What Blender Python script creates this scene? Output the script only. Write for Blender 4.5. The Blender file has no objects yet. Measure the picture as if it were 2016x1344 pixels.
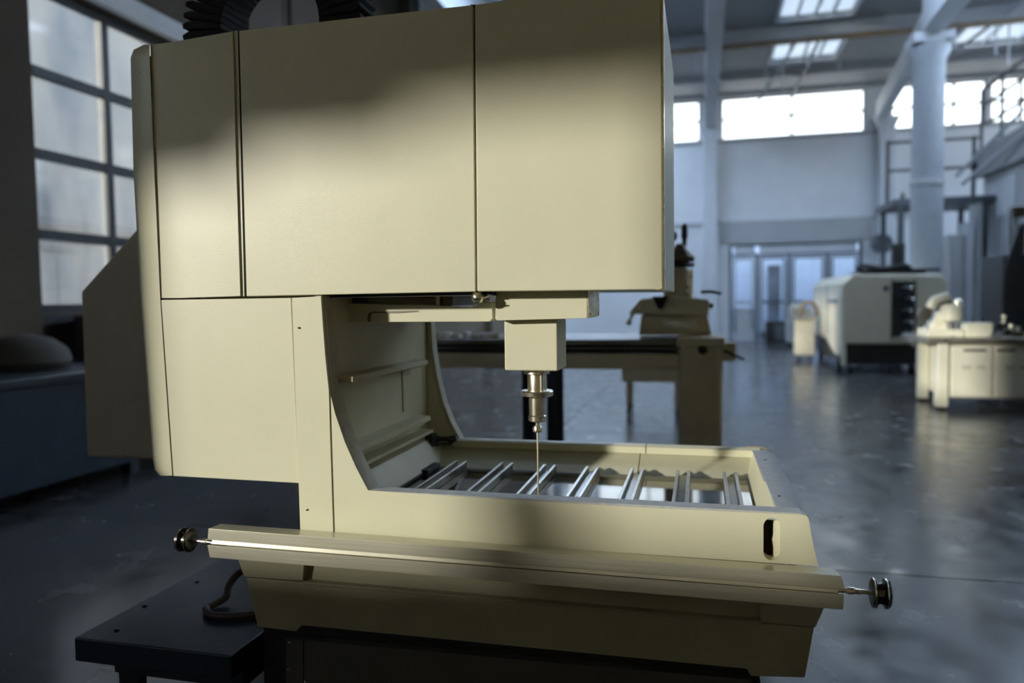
import bpy, bmesh, math, random
from mathutils import Vector, Matrix
from math import pi, sin, cos, radians as RD
random.seed(7)
S = bpy.context.scene
COL = S.collection

# ------------------------------------------------------------------ camera
F = 1480.0
CAM = Vector((.9036, -1.908, 1.397))
ROT = Matrix.Rotation(RD(14.2315), 3, 'Z') @ Matrix.Rotation(RD(-3.102), 3, 'X') @ Matrix.Rotation(RD(.778), 3, 'Y')
cd = bpy.data.cameras.new('camera')
cam = bpy.data.objects.new('camera', cd)
COL.objects.link(cam)
cam.matrix_world = Matrix.Translation(CAM) @ (ROT @ Matrix.Rotation(RD(90), 3, 'X')).to_4x4()
cd.sensor_width = 36
cd.lens = 36 * F / 2016
cd.clip_start = .05
cd.clip_end = 300
cd.dof.use_dof = True
cd.dof.focus_distance = 2.0
cd.dof.aperture_fstop = 1.5
S.camera = cam

# ------------------------------------------------------------------ world, sun, exposure
W = bpy.data.worlds.new('world')
S.world = W
W.use_nodes = True
nt = W.node_tree
nt.nodes.clear()
wo = nt.nodes.new('ShaderNodeOutputWorld')
bg = nt.nodes.new('ShaderNodeBackground')
tc = nt.nodes.new('ShaderNodeTexCoord')
sx = nt.nodes.new('ShaderNodeSeparateXYZ')
rp = nt.nodes.new('ShaderNodeValToRGB')
rp.color_ramp.elements[0].position = 0.0
rp.color_ramp.elements[0].color = (.95, .97, 1.0, 1)
rp.color_ramp.elements[1].position = .75
rp.color_ramp.elements[1].color = (.30, .52, 1.0, 1)
e = rp.color_ramp.elements.new(.25)
e.color = (.72, .85, 1.0, 1)
nt.links.new(tc.outputs['Generated'], sx.inputs[0])
nt.links.new(sx.outputs['Z'], rp.inputs[0])
nt.links.new(rp.outputs[0], bg.inputs[0])
bg.inputs[1].default_value = 4.6
nt.links.new(bg.outputs[0], wo.inputs[0])

SUN_AZ, SUN_EL = 41.5, 13.0
sl = bpy.data.lights.new('sun', 'SUN')
sl.energy = 7.9
sl.color = (1.0, .965, .88)
sl.angle = RD(2.2)
sun = bpy.data.objects.new('sun', sl)
COL.objects.link(sun)
sd = Vector((sin(RD(SUN_AZ)) * cos(RD(SUN_EL)), cos(RD(SUN_AZ)) * cos(RD(SUN_EL)), -sin(RD(SUN_EL))))
sun.rotation_euler = sd.to_track_quat('-Z', 'Y').to_euler()
sun.location = (-9, -10, 6)

S.view_settings.view_transform = 'Standard'
S.view_settings.look = 'None'
S.view_settings.gamma = 1
S.view_settings.use_curve_mapping = False
S.view_settings.exposure = 0.0
S.cycles.max_bounces = 8
S.cycles.diffuse_bounces = 5
S.cycles.transparent_max_bounces = 12
S.cycles.sample_clamp_indirect = 4.0

# area lamps added above invented, unseen roof openings to brighten the hall
SKY_FILL = [(-4.2, -.2, 9.8, 13.3), (2.65, 4.9, 9.6, 13.2), (6.9, 11.0, 9.8, 15.3), (-4.5, -1.1, 14.6, 22.6), (11.4, 13.6, 14.6, 22.6)]
for i, (x0, x1, y0, y1) in enumerate(SKY_FILL):
    al = bpy.data.lights.new('roof_fill_lamp', 'AREA')
    al.shape = 'RECTANGLE'
    al.size, al.size_y = x1 - x0 - .1, y1 - y0 - .1
    al.energy = (10, 50, 55, 190, 190)[i] * al.size * al.size_y
    al.color = (.60, .78, 1.0)
    ao = bpy.data.objects.new('roof_fill_lamp', al)
    COL.objects.link(ao)
    ao.location = ((x0 + x1) / 2, (y0 + y1) / 2, 8.03)

# ------------------------------------------------------------------ helpers
def at(px, py, X=None, Y=None, Z=None):
    """the point of the plane X=, Y= or Z= that the photograph shows at pixel (px, py)"""
    d = ROT @ Vector(((px - 1008) / F, 1, -(py - 672) / F))
    i, v = (0, X) if X is not None else (1, Y) if Y is not None else (2, Z)
    return CAM + d * ((v - CAM[i]) / d[i])

def mat(name, col, rough=.5, metal=0., var=0., scale=8., bump=0., bscale=60., spec=.5, coat=0., stretch=None, stain=0.):
    m = bpy.data.materials.new(name)
    m.use_nodes = True
    t = m.node_tree
    b = t.nodes['Principled BSDF']
    b.inputs['Base Color'].default_value = (*col, 1)
    b.inputs['Roughness'].default_value = rough
    b.inputs['Metallic'].default_value = metal
    b.inputs['Specular IOR Level'].default_value = spec
    b.inputs['Coat Weight'].default_value = coat
    if var or bump or stain:
        c = t.nodes.new('ShaderNodeTexCoord')
        src = c.outputs['Object']
        if stretch:
            mp = t.nodes.new('ShaderNodeMapping')
            mp.inputs['Scale'].default_value = stretch
            t.links.new(src, mp.inputs[0])
            src = mp.outputs[0]
        if var or stain:
            n = t.nodes.new('ShaderNodeTexNoise')
            n.inputs['Scale'].default_value = scale
            n.inputs['Detail'].default_value = 6
            t.links.new(src, n.inputs['Vector'])
            r = t.nodes.new('ShaderNodeValToRGB')
            r.color_ramp.elements[0].position = .3
            r.color_ramp.elements[1].position = .7
            r.color_ramp.elements[0].color = (*[max(0, x * (1 - var)) for x in col], 1)
            r.color_ramp.elements[1].color = (*[min(1, x * (1 + var)) for x in col], 1)
            t.links.new(n.outputs['Fac'], r.inputs[0])
            t.links.new(r.outputs[0], b.inputs['Base Color'])
            mr = t.nodes.new('ShaderNodeMapRange')
            mr.inputs['To Min'].default_value = max(.02, rough * (1 - var))
            mr.inputs['To Max'].default_value = min(1, rough * (1 + var))
            t.links.new(n.outputs['Fac'], mr.inputs['Value'])
            t.links.new(mr.outputs[0], b.inputs['Roughness'])
        if bump:
            n2 = t.nodes.new('ShaderNodeTexNoise')
            n2.inputs['Scale'].default_value = bscale
            n2.inputs['Detail'].default_value = 4
            t.links.new(src, n2.inputs['Vector'])
            bp = t.nodes.new('ShaderNodeBump')
            bp.inputs['Strength'].default_value = bump
            bp.inputs['Distance'].default_value = .01
            t.links.new(n2.outputs['Fac'], bp.inputs['Height'])
            t.links.new(bp.outputs[0], b.inputs['Normal'])
    return m

def pane_mat(name, tint, dirt, dirtcol, scale=3., stretch=(1, 1, 1)):
    """thin dusty glass: clear where clean, light-scattering where dusty, a little gloss"""
    m = bpy.data.materials.new(name)
    m.use_nodes = True
    t = m.node_tree
    t.nodes.clear()
    o = t.nodes.new('ShaderNodeOutputMaterial')
    tr = t.nodes.new('ShaderNodeBsdfTransparent')
    tr.inputs[0].default_value = (*tint, 1)
    tl = t.nodes.new('ShaderNodeBsdfTranslucent')
    tl.inputs[0].default_value = (*dirtcol, 1)
    gl = t.nodes.new('ShaderNodeBsdfGlossy')
    gl.inputs['Roughness'].default_value = .05
    c = t.nodes.new('ShaderNodeTexCoord')
    mp = t.nodes.new('ShaderNodeMapping')
    mp.inputs['Scale'].default_value = stretch
    n = t.nodes.new('ShaderNodeTexNoise')
    n.inputs['Scale'].default_value = scale
    n.inputs['Detail'].default_value = 5
    mr = t.nodes.new('ShaderNodeMapRange')
    mr.inputs['From Min'].default_value = .3
    mr.inputs['From Max'].default_value = .7
    mr.inputs['To Min'].default_value = dirt[0]
    mr.inputs['To Max'].default_value = dirt[1]
    t.links.new(c.outputs['Object'], mp.inputs[0])
    t.links.new(mp.outputs[0], n.inputs['Vector'])
    t.links.new(n.outputs['Fac'], mr.inputs['Value'])
    a = t.nodes.new('ShaderNodeMixShader')
    t.links.new(mr.outputs[0], a.inputs[0])
    t.links.new(tr.outputs[0], a.inputs[1])
    t.links.new(tl.outputs[0], a.inputs[2])
    b = t.nodes.new('ShaderNodeMixShader')
    b.inputs[0].default_value = .04
    t.links.new(a.outputs[0], b.inputs[1])
    t.links.new(gl.outputs[0], b.inputs[2])
    t.links.new(b.outputs[0], o.inputs[0])
    return m

class MB:
    def __init__(s):
        s.v, s.f = [], []
    def add(s, vs, fs):
        o = len(s.v)
        s.v += [tuple(v) for v in vs]
        s.f += [tuple(i + o for i in f) for f in fs]
        return s
    def box(s, x0, x1, y0, y1, z0, z1):
        return s.add([(x0, y0, z0), (x1, y0, z0), (x1, y1, z0), (x0, y1, z0), (x0, y0, z1), (x1, y0, z1), (x1, y1, z1), (x0, y1, z1)],
                     [(0, 3, 2, 1), (4, 5, 6, 7), (0, 1, 5, 4), (1, 2, 6, 5), (2, 3, 7, 6), (3, 0, 4, 7)])
    def prism(s, pts, off):
        """closed outline pts (3-D, in one plane) pushed along off"""
        n = len(pts)
        off = Vector(off)
        p = [Vector(q) for q in pts]
        fs = [tuple(range(n)), tuple(range(2 * n - 1, n - 1, -1))]
        fs += [(i, i + n, (i + 1) % n + n, (i + 1) % n) for i in range(n)]
        return s.add(p + [q + off for q in p], fs)
    def loft(s, rows, close=False, cap=False):
        n = len(rows[0])
        vs = [q for r in rows for q in r]
        fs = []
        for i in range(len(rows) - 1):
            for j in range(n if close else n - 1):
                k = (j + 1) % n
                fs.append((i * n + j, i * n + k, (i + 1) * n + k, (i + 1) * n + j))
        if cap:
            fs += [tuple(range(n - 1, -1, -1)), tuple((len(rows) - 1) * n + j for j in range(n))]
        return s.add(vs, fs)
    def lathe(s, p, axis, prof, n=32):
        """prof: list of (radius, distance along axis)"""
        ax = Vector(axis).normalized()
        u = ax.orthogonal().normalized()
        w = ax.cross(u)
        p = Vector(p)
        rows = [[p + ax * h + (u * cos(2 * pi * j / n) + w * sin(2 * pi * j / n)) * max(r, 1e-5) for j in range(n)] for r, h in prof]
        return s.loft(rows, True, True)
    def cyl(s, a, b, r, n=20, r2=None):
        a, b = Vector(a), Vector(b)
        L = (b - a).length
        return s.lathe(a, b - a, [(r, 0), (r if r2 is None else r2, L)], n)
    def tube(s, pts, r, n=10):
        P = [Vector(q) for q in pts]
        rows = []
        u = None
        for i, q in enumerate(P):
            t = (P[min(i + 1, len(P) - 1)] - P[max(i - 1, 0)]).normalized()
            u = (u - t * u.dot(t)).normalized() if u else t.orthogonal().normalized()
            w = t.cross(u)
            rows.append([q + (u * cos(2 * pi * j / n) + w * sin(2 * pi * j / n)) * r for j in range(n)])
        return s.loft(rows, True, True)
    def bar(s, a, b, w, h, up=(0, 0, 1)):
        a, b = Vector(a), Vector(b)
        d = (b - a).normalized()
        u = d.cross(Vector(up))
        u = u.normalized() if u.length > 1e-5 else d.orthogonal().normalized()
        v = u.cross(d)
        r = [[q + u * sx * w / 2 + v * sy * h / 2 for sx, sy in ((-1, -1), (1, -1), (1, 1), (-1, 1))] for q in (a, b)]
        return s.loft(r, True, True)

def build(name, mb, m, parent=None, bevel=0., seg=2, smooth=35):
    me = bpy.data.meshes.new(name)
    me.from_pydata(mb.v, [], mb.f)
    bm = bmesh.new()
    bm.from_mesh(me)
    bmesh.ops.recalc_face_normals(bm, faces=bm.faces)
    bm.to_mesh(me)
    bm.free()
    for p in me.polygons:
        p.use_smooth = True
    me.set_sharp_from_angle(angle=RD(smooth))
    me.materials.append(m)
    o = bpy.data.objects.new(name, me)
    COL.objects.link(o)
    if parent is not None:
        o.parent = parent
        o.matrix_parent_inverse = world(parent).inverted()
    if bevel:
        b = o.modifiers.new('bevel', 'BEVEL')
        b.width = bevel
        b.segments = seg
        b.limit_method = 'ANGLE'
        b.angle_limit = RD(35)
        b.harden_normals = True
    return o

def world(o):
    m = Matrix.Translation(o.location) if o.type == 'EMPTY' else Matrix.Identity(4)
    return m

def tag(o, label, cat, group=None, kind=None):
    o['label'] = label
    o['category'] = cat
    if group:
        o['group'] = group
    if kind:
        o['kind'] = kind
    return o

def thing(name, label, cat, loc=(0, 0, 0), group=None):
    o = bpy.data.objects.new(name, None)
    COL.objects.link(o)
    o.location = loc
    o.empty_display_size = .1
    return tag(o, label, cat, group)

def struct(name, mb, m, parent=None, bevel=0.):
    o = build(name, mb, m, parent, bevel)
    if parent is None:
        o['kind'] = 'structure'
    return o

# ------------------------------------------------------------------ materials
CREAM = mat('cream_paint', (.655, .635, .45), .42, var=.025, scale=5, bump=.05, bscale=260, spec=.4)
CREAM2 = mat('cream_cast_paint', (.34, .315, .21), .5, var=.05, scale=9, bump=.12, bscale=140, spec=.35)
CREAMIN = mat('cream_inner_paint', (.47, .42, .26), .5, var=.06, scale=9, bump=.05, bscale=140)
GASKET = mat('grey_gasket', (.42, .38, .27), .55, var=.1, scale=30)
FOAM = mat('grey_rim_strip', (.42, .43, .42), .6, var=.12, scale=60, bump=.1, bscale=300)
ALU = mat('brushed_aluminium', (.68, .65, .50), .34, .25, var=.08, scale=12, stretch=(.3, 12, 12), bump=.02, bscale=40)
STEEL = mat('polished_steel', (.86, .79, .62), .27, 1., var=.15, scale=20)
STEEL2 = mat('ground_steel', (.50, .50, .49), .30, 1., var=.25, scale=14)
RAILM = mat('rail_steel', (.36, .33, .27), .32, 1., var=.3, scale=14)
DSTEEL = mat('dark_steel', (.10, .095, .085), .25, .9, var=.2, scale=30)
BLACK = mat('black_plastic', (.012, .012, .012), .5, var=.2, scale=20)
VOID = mat('shade_and_black', (.006, .006, .006), .9)  # near-black: stands in for shade in slots and gaps, also colours black parts
PLINTH = mat('dark_grey_panel', (.07, .066, .055), .5, var=.1, scale=8)
GRANITE = mat('black_granite_bed', (.018, .018, .019), .06, var=.2, scale=40, spec=.6)
BLUE = mat('blue_machine_paint', (.005, .014, .026), .38, var=.25, scale=7, bump=.1, bscale=60)
NAVY = mat('navy_painted_steel', (.007, .011, .018), .4, var=.2, scale=7)
HOSE = mat('brown_hose', (.05, .035, .025), .6, var=.2, scale=30)
WHITE = mat('white_wall_paint', (.78, .80, .82), .75, var=.05, scale=1.2)
GREYW = mat('grey_wall_paint', (.42, .43, .44), .7, var=.05, scale=1.5)
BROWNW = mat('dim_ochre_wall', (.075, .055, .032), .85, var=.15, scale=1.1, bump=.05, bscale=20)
ROOF = mat('grey_roof_sheet', (.22, .23, .24), .7, var=.08, scale=1.5, stretch=(1, .1, 1))
CONC = mat('pale_concrete', (.62, .65, .68), .7, var=.06, scale=1.4)
CONCD = mat('grey_concrete', (.36, .37, .38), .7, var=.08, scale=1.4)
FRAME = mat('dark_window_frame', (.022, .022, .024), .5, var=.1, scale=6)
GFRAME = mat('grey_door_frame', (.07, .08, .09), .5, var=.1, scale=6)
PAPER = mat('cream_enamel', (.74, .70, .56), .35, var=.04, scale=5)
BEIGE = mat('beige_cast_paint', (.52, .44, .29), .4, var=.1, scale=6)
RUST = mat('rusty_pipe', (.16, .11, .06), .6, var=.2, scale=4)
FACADE = mat('pale_render', (.26, .26, .25), .85, var=.12, scale=.9, stretch=(1, 1, .25))
FACADE2 = mat('grey_sheet_cladding', (.10, .11, .125), .7, var=.12, scale=2)
GLASS = pane_mat('dusty_glass', (.86, .86, .83), (.0, .36), (.34, .33, .30), 1.6, (1, 1, .35))
GLASSS = pane_mat('clear_glass', (.95, .97, .97), (.02, .12), (.9, .9, .88), 1.5)
GLASSF = pane_mat('frosted_glass', (1., .99, .95), (.05, .5), (1., .97, .88), 1.2)
SKYP = pane_mat('skylight_sheet', (.5, .5, .48), (.15, .3), (.5, .5, .48), 1.0)
MILK = pane_mat('added_milky_sheet', (.6, .6, .6), (.9, .97), (.9, .9, .9), 1.0)  # panes of the added roof openings, diffusing to keep the low sun out
GREYG = pane_mat('sun_dimming_glass', (.72, .72, .72), (.02, .08), (.4, .4, .4), 1.5)  # tint added in the unseen back window to dim sun on the machine
DOORG = pane_mat('door_glass', (.85, .88, .9), (.05, .2), (.6, .6, .6), 1.0)

def floor_mat():
    m = mat('polished_concrete', (.15, .15, .15), .2)
    t = m.node_tree
    b = t.nodes['Principled BSDF']
    c = t.nodes.new('ShaderNodeTexCoord')
    n = t.nodes.new('ShaderNodeTexNoise')
    n.inputs['Scale'].default_value = .9
    n.inputs['Detail'].default_value = 8
    n.inputs['Roughness'].default_value = .65
    t.links.new(c.outputs['Object'], n.inputs['Vector'])
    r = t.nodes.new('ShaderNodeValToRGB')
    r.color_ramp.elements[0].position = .33
    r.color_ramp.elements[1].position = .68
    r.color_ramp.elements[0].color = (.030, .029, .027, 1)
    r.color_ramp.elements[1].color = (.075, .075, .073, 1)
    t.links.new(n.outputs['Fac'], r.inputs[0])
    t.links.new(r.outputs[0], b.inputs['Base Color'])
    n3 = t.nodes.new('ShaderNodeTexNoise')
    n3.inputs['Scale'].default_value = 4
    n3.inputs['Detail'].default_value = 7
    t.links.new(c.outputs['Object'], n3.inputs['Vector'])
    mr = t.nodes.new('ShaderNodeMapRange')
    mr.inputs['From Min'].default_value = .3
    mr.inputs['From Max'].default_value = .7
    mr.inputs['To Min'].default_value = .13
    mr.inputs['To Max'].default_value = .30
    t.links.new(n3.outputs['Fac'], mr.inputs['Value'])
    t.links.new(mr.outputs[0], b.inputs['Roughness'])
    bp = t.nodes.new('ShaderNodeBump')
    bp.inputs['Strength'].default_value = .04
    bp.inputs['Distance'].default_value = .01
    t.links.new(n3.outputs['Fac'], bp.inputs['Height'])
    t.links.new(bp.outputs[0], b.inputs['Normal'])
    b.inputs['Specular IOR Level'].default_value = .7
    return m
FLOOR = floor_mat()

# ------------------------------------------------------------------ the hall
XL, XR, YB, YF, ZC = -5.0, 14.0, -4.5, 23.7, 7.95
# floor in bays, with recessed joints between them
fl = struct('floor', MB().box(XL - .3, XR + .3, YB - .3, YF + 6, -.3, -.012), mat('joint_filler', (.03, .03, .03), .8))
jy = [YB - .3, -1.2, 2.15, 7.5, 13, 18.5, YF + 6]
jx = [XL - .3, -.6, 4.1, 8.8, XR + .3]
k = 0
for i in range(len(jx) - 1):
    for j in range(len(jy) - 1):
        o = build('slab', MB().box(jx[i] + .006, jx[i + 1] - .006, jy[j] + .006, jy[j + 1] - .006, -.012, 0), FLOOR, fl)

def wall_with_holes(axis, c, th, a0, a1, z0, z1, holes):
    """a wall in the plane axis=c between a0..a1 and z0..z1 leaving rectangular holes (a0,a1,z0,z1)"""
    mb = MB()
    A = sorted({a0, a1, *[h[0] for h in holes], *[h[1] for h in holes]})
    Z = sorted({z0, z1, *[h[2] for h in holes], *[h[3] for h in holes]})
    for i in range(len(A) - 1):
        run = None
        for j in range(len(Z) - 1):
            am, zm = (A[i] + A[i + 1]) / 2, (Z[j] + Z[j + 1]) / 2
            if any(h[0] < am < h[1] and h[2] < zm < h[3] for h in holes):
                continue
            if axis == 'X':
                mb.box(c, c + th, A[i], A[i + 1], Z[j], Z[j + 1])
            else:
                mb.box(A[i], A[i + 1], c, c + th, Z[j], Z[j + 1])
    return mb

nwin = [0]
def window(axis, c, a0, a1, z0, z1, na, nz, glass, frame, fr=.05, depth=.08, mull=.05, zs=None, as_=None):
    """a framed window with its own bars and single panes"""
    nwin[0] += 1
    mb = MB()
    def bx(m, p0, p1, q0, q1, d0=-depth / 2, d1=depth / 2):
        if axis == 'X':
            m.box(c + d0, c + d1, p0, p1, q0, q1)
        else:
            m.box(p0, p1, c + d0, c + d1, q0, q1)
    bx(mb, a0, a0 + fr, z0, z1); bx(mb, a1 - fr, a1, z0, z1)
    bx(mb, a0 + fr, a1 - fr, z0, z0 + fr); bx(mb, a0 + fr, a1 - fr, z1 - fr, z1)
    w = struct('window_%d' % nwin[0], mb, frame)
    As = as_ or [a0 + (a1 - a0) * i / na for i in range(1, na)]
    Zs = zs or [z0 + (z1 - z0) * i / nz for i in range(1, nz)]
    for a in As:
        m = MB(); bx(m, a - mull / 2, a + mull / 2, z0 + fr, z1 - fr); build('mullion', m, frame, w)
    for z in Zs:
        m = MB(); bx(m, a0 + fr, a1 - fr, z - mull / 2, z + mull / 2, -depth / 2.3, depth / 2.3); build('transom', m, frame, w)
    AA = [a0 + fr / 2] + list(As) + [a1 - fr / 2]
    ZZ = [z0 + fr / 2] + list(Zs) + [z1 - fr / 2]
    for i in range(len(AA) - 1):
        for j in range(len(ZZ) - 1):
            m = MB(); bx(m, AA[i], AA[i + 1], ZZ[j], ZZ[j + 1], -.003, .003)
            build('pane', m, glass, w)
    return w

# left wall and its three tall windows (the sun comes in through all of them)
ZS = [2.08, 2.83, 3.59]
LW = [(-2.4, -.9, 3.1, 4.4), (3.72, 6.68, 1.35, 4.4)]
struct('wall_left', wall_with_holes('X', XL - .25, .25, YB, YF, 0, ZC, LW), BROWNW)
window('X', XL - .12, *LW[1], 3, 4, GLASS, FRAME, fr=.07, mull=.09, zs=ZS, as_=[4.75, 5.72])
window('X', XL - .12, *LW[0], 2, 2, GLASSS, FRAME, fr=.06, mull=.05)
struct('trim_1', MB().box(XL, XL + .10, 3.3, 7.1, 4.42, 4.62), WHITE)
struct('trim_2', MB().box(XL, XL + .14, 3.55, 6.85, 1.24, 1.33), FRAME)
# piers and joints in the left wall
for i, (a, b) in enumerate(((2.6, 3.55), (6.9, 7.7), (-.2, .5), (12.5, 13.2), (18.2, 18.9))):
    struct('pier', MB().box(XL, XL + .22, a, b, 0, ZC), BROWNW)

# far wall
FH = [(-4.4, -3.0, 6.50, 7.82), (-2.6, .83, 6.50, 7.82), (1.50, 5.80, 6.50, 7.82), (6.54, 9.15, 6.50, 7.82), (9.25, 13.4, 6.50, 7.82), (1.75, 5.75, 0, 3.12)]
struct('wall_far', wall_with_holes('Y', YF, .3, XL, XR, 0, ZC, FH), WHITE)
for h, n in zip(FH[:5], (1, 2, 2, 3, 5)):
    window('Y', YF + .12, *h, n, 2, GLASSF, FRAME, fr=.05, mull=.07)
struct('trim_3', MB().box(XL, 7.2, YF - .06, YF, 3.78, 3.86), GREYW)
struct('trim_4', MB().box(1.5, 6.0, YF - .05, YF, 3.15, 3.78), GREYW)
struct('trim_5', MB().box(XL, XR, YF - .07, YF, 6.40, 6.49), GREYW)
struct('trim_6', MB().box(XL, XR, YF - .12, YF, 7.83, 7.95), CONCD)

# entrance: pale opaque transom over glazed double doors
dr = struct('door_1', MB().box(1.75, 5.75, YF - .02, YF + .08, 2.72, 2.80).box(1.75, 5.75, YF - .02, YF + .08, 3.06, 3.12)
            .box(1.75, 1.85, YF - .02, YF + .08, 0, 3.12).box(5.65, 5.75, YF - .02, YF + .08, 0, 3.12), GFRAME)
for a in (2.62, 3.60, 4.75):
    build('post', MB().box(a - .07, a + .07, YF - .02, YF + .08, 0, 2.72), GFRAME, dr)
for a, b in ((1.85, 2.62), (2.62, 5.65)):
    build('transom_pane', MB().box(a + .05, b - .05, YF + .02, YF + .03, 2.80, 3.06), CONC, dr)
for a, b in ((1.85, 2.55), (2.69, 3.53), (3.67, 4.68), (4.82, 5.65)):
    lf = build('door_leaf', MB().box(a + .03, b - .03, YF, YF + .05, .02, 1.05 if a < 2 else .3).box(a + .03, a + .10, YF, YF + .05, .3, 2.7)
               .box(b - .10, b - .03, YF, YF + .05, .3, 2.7).box(a + .1, b - .1, YF, YF + .05, 2.62, 2.7).box(a + .1, b - .1, YF, YF + .05, 1.2, 1.28), GFRAME if a > 2 else GREYW, dr)
    build('pane', MB().box(a + .09, b - .09, YF + .02, YF + .03, .3 if a > 2 else 1.05, 2.63), DOORG, lf)

# back and right wall, out of the picture except the far right corner
BW = [(-4.86, -4.45, 2.06, 3.18), (-4.45, -3.95, 2.06, 3.26), (-3.95, -3.66, 2.08, 3.33), (-3.66, -3.52, 2.36, 3.34), (-3.52, -3.14, 2.15, 3.36), (-3.14, -2.72, 2.15, 2.66)]  # stepped openings in an unseen wall, shaped to cut the machine's sun patch
struct('wall_back', wall_with_holes('Y', YB - .15, .15, XL - .25, XR + .3, 0, ZC, BW), mat('ochre_bounce_wall', (.50, .33, .14), .85, var=.1, scale=1.1))  # unseen wall, its ochre deepened to throw warm bounce on the machine
window('Y', YB - .19, -4.92, -2.68, 1.98, 3.38, 1, 1, GREYG, FRAME, fr=.03, depth=.05)
RW = [(3.0, 7.5, 4.6, 7.6), (8.2, 12.7, 4.9, 7.6), (13.4, 17.6, 5.0, 7.6), (18.3, 22.8, 4.6, 7.6)]  # unseen side windows added to bring more light into the hall
struct('wall_right', wall_with_holes('X', XR, .3, YB, YF + .3, 0, ZC, RW), WHITE)
for h in RW:
    window('X', XR + .12, *h, 4, 2, GLASSS, FRAME)

# roof with the visible skylights and the unseen openings added for light
SKY = [(2.75, 4.4, 18.2, 20.6), (2.65, 4.25, 13.6, 17.3), (7.2, 10.5, 18.5, 20.6)]
def roof():
    mb = MB()
    H = SKY + SKY_FILL
    A = sorted({XL - .25, XR + .3, *[h[0] for h in H], *[h[1] for h in H]})
    B = sorted({YB - .3, YF + .3, *[h[2] for h in H], *[h[3] for h in H]})
    for i in range(len(A) - 1):
        for j in range(len(B) - 1):
            am, bm_ = (A[i] + A[i + 1]) / 2, (B[j] + B[j + 1]) / 2
            if any(h[0] < am < h[1] and h[2] < bm_ < h[3] for h in H):
                continue
            mb.box(A[i], A[i + 1], B[j], B[j + 1], ZC, ZC + .06)
    return mb
struct('ceiling', roof(), ROOF)
for i, h in enumerate(SKY + SKY_FILL):
    x0, x1, y0, y1 = h
    m = MB().box(x0 - .08, x0, y0 - .08, y1 + .08, ZC - .05, ZC + .10).box(x1, x1 + .08, y0 - .08, y1 + .08, ZC - .05, ZC + .10)
    m.box(x0, x1, y0 - .08, y0, ZC - .05, ZC + .10).box(x0, x1, y1, y1 + .08, ZC - .05, ZC + .10)
    nwin[0] += 1
    w = struct('window_%d' % nwin[0], m, CONC)
    n = 4
    for q in range(1, n):
        xx = x0 + (x1 - x0) * q / n
        build('glazing_bar', MB().box(xx - .03, xx + .03, y0, y1, ZC, ZC + .05), CONC, w)
    for q in range(n):
        build('pane', MB().box(x0 + (x1 - x0) * q / n, x0 + (x1 - x0) * (q + 1) / n, y0, y1, ZC + .052, ZC + .058), SKYP if i < 3 else MILK, w)

# concrete beams running to the far wall, on columns
for n, xb in enumerate((-3.9, 1.15, 6.35, 11.5)):
    z0 = 6.85
    prof = [(-.17, z0), (.17, z0), (.17, z0 + .12), (.07, z0 + .24), (.07, z0 + .80), (.20, ZC - .003), (-.20, ZC - .003), (-.07, z0 + .80), (-.07, z0 + .24), (-.17, z0 + .12)]
    if n != 2:
        struct('ceiling_beam', MB().prism([(xb + a, 1.5, b) for a, b in prof], (0, YF - 1.5, 0)), CONC)
    c = struct('column', MB().box(xb - .22, xb + .22, YF - .45, YF - .002, 0, z0 - .35), CONC, bevel=.03)
    build('capital', MB().loft([[(xb + sx_ * w, YF - .23 + sy * .22, z) for sx_, sy in ((-1, -1), (1, -1), (1, 1), (-1, 1))] for w, z in ((.22, z0 - .35), (.36, z0 - .02))], True, True), CONC, c)
# crosswise purlins in rusty steel and pale strips
for y, m, zz, r in ((17.75, CONCD, 7.75, .16), (17.62, RUST, 7.52, .05), (21.6, CONCD, 7.85, .07)):
    struct('ceiling_purlin', MB().box(XL, XR, y - r, y + r, zz - r, zz + r), m)
# slender sloping braces and hangers under the roof
for a, b, r in (((1620, 0, 17.2), (1490, 205, 22.5), .035), ((1650, 0, 17.5), (1560, 190, 23.0), .05), ((1880, 0, 16.0), (1790, 110, 18.), .06),
                ((2016, 0, 17.0), (1856, 120, 20.), .04)):
    p, q = at(a[0], a[1], Y=a[2]), at(b[0], b[1], Y=b[2])
    struct('roof_brace', MB().cyl(p, q, r, 8), CONCD)
RI = 0
for px, py, y in ((1508, 185, 21), (1541, 185, 21), (1590, 130, 20), (1652, 175, 21), (1960, 110, 18), (1985, 130, 18)):
    p = at(px, py, Y=y)
    t_ = tag(build('hanging_rod', MB().cyl((p.x, y, p.z), (p.x, y, ZC + .01), .022, 8), CONC), 'thin pale rod hanging from the grey roof, %s' % ['leftmost of six', 'second from the left of six', 'third from the left of six', 'fourth from the left of six', 'fifth from the left of six', 'rightmost of six'][RI], 'rod', 'thin rods hanging from the roof')
    RI += 1

# near freestanding column with its heavy beam head
cx = at(1826, 300, Y=14.6)
co = struct('column', MB().lathe((cx.x, 14.6, 0), (0, 0, 1), [(.29, 0), (.29, 5.95), (.37, 6.1), (.37, 6.25)], 24), mat('greyish_column_paint', (.40, .43, .46), .6, var=.05))
build('beam_head', MB().box(cx.x - .36, cx.x + .36, 14.24, 14.96, 6.25, 6.42), CONC, co)
struct('ceiling_beam', MB().bar((cx.x, 14.3, 6.72), (6.15, YF - .46, 7.0), .26, .5), CONC)
struct('ceiling_beam', MB().bar((cx.x, 14.28, 6.75), (cx.x - .1, 2.0, 6.85), .42, .6), CONC)
build('pipe_clamp', MB().lathe((cx.x, 14.6, 3.55), (0, 0, 1), [(.31, 0), (.31, .12)], 24), GREYW, co)
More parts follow.
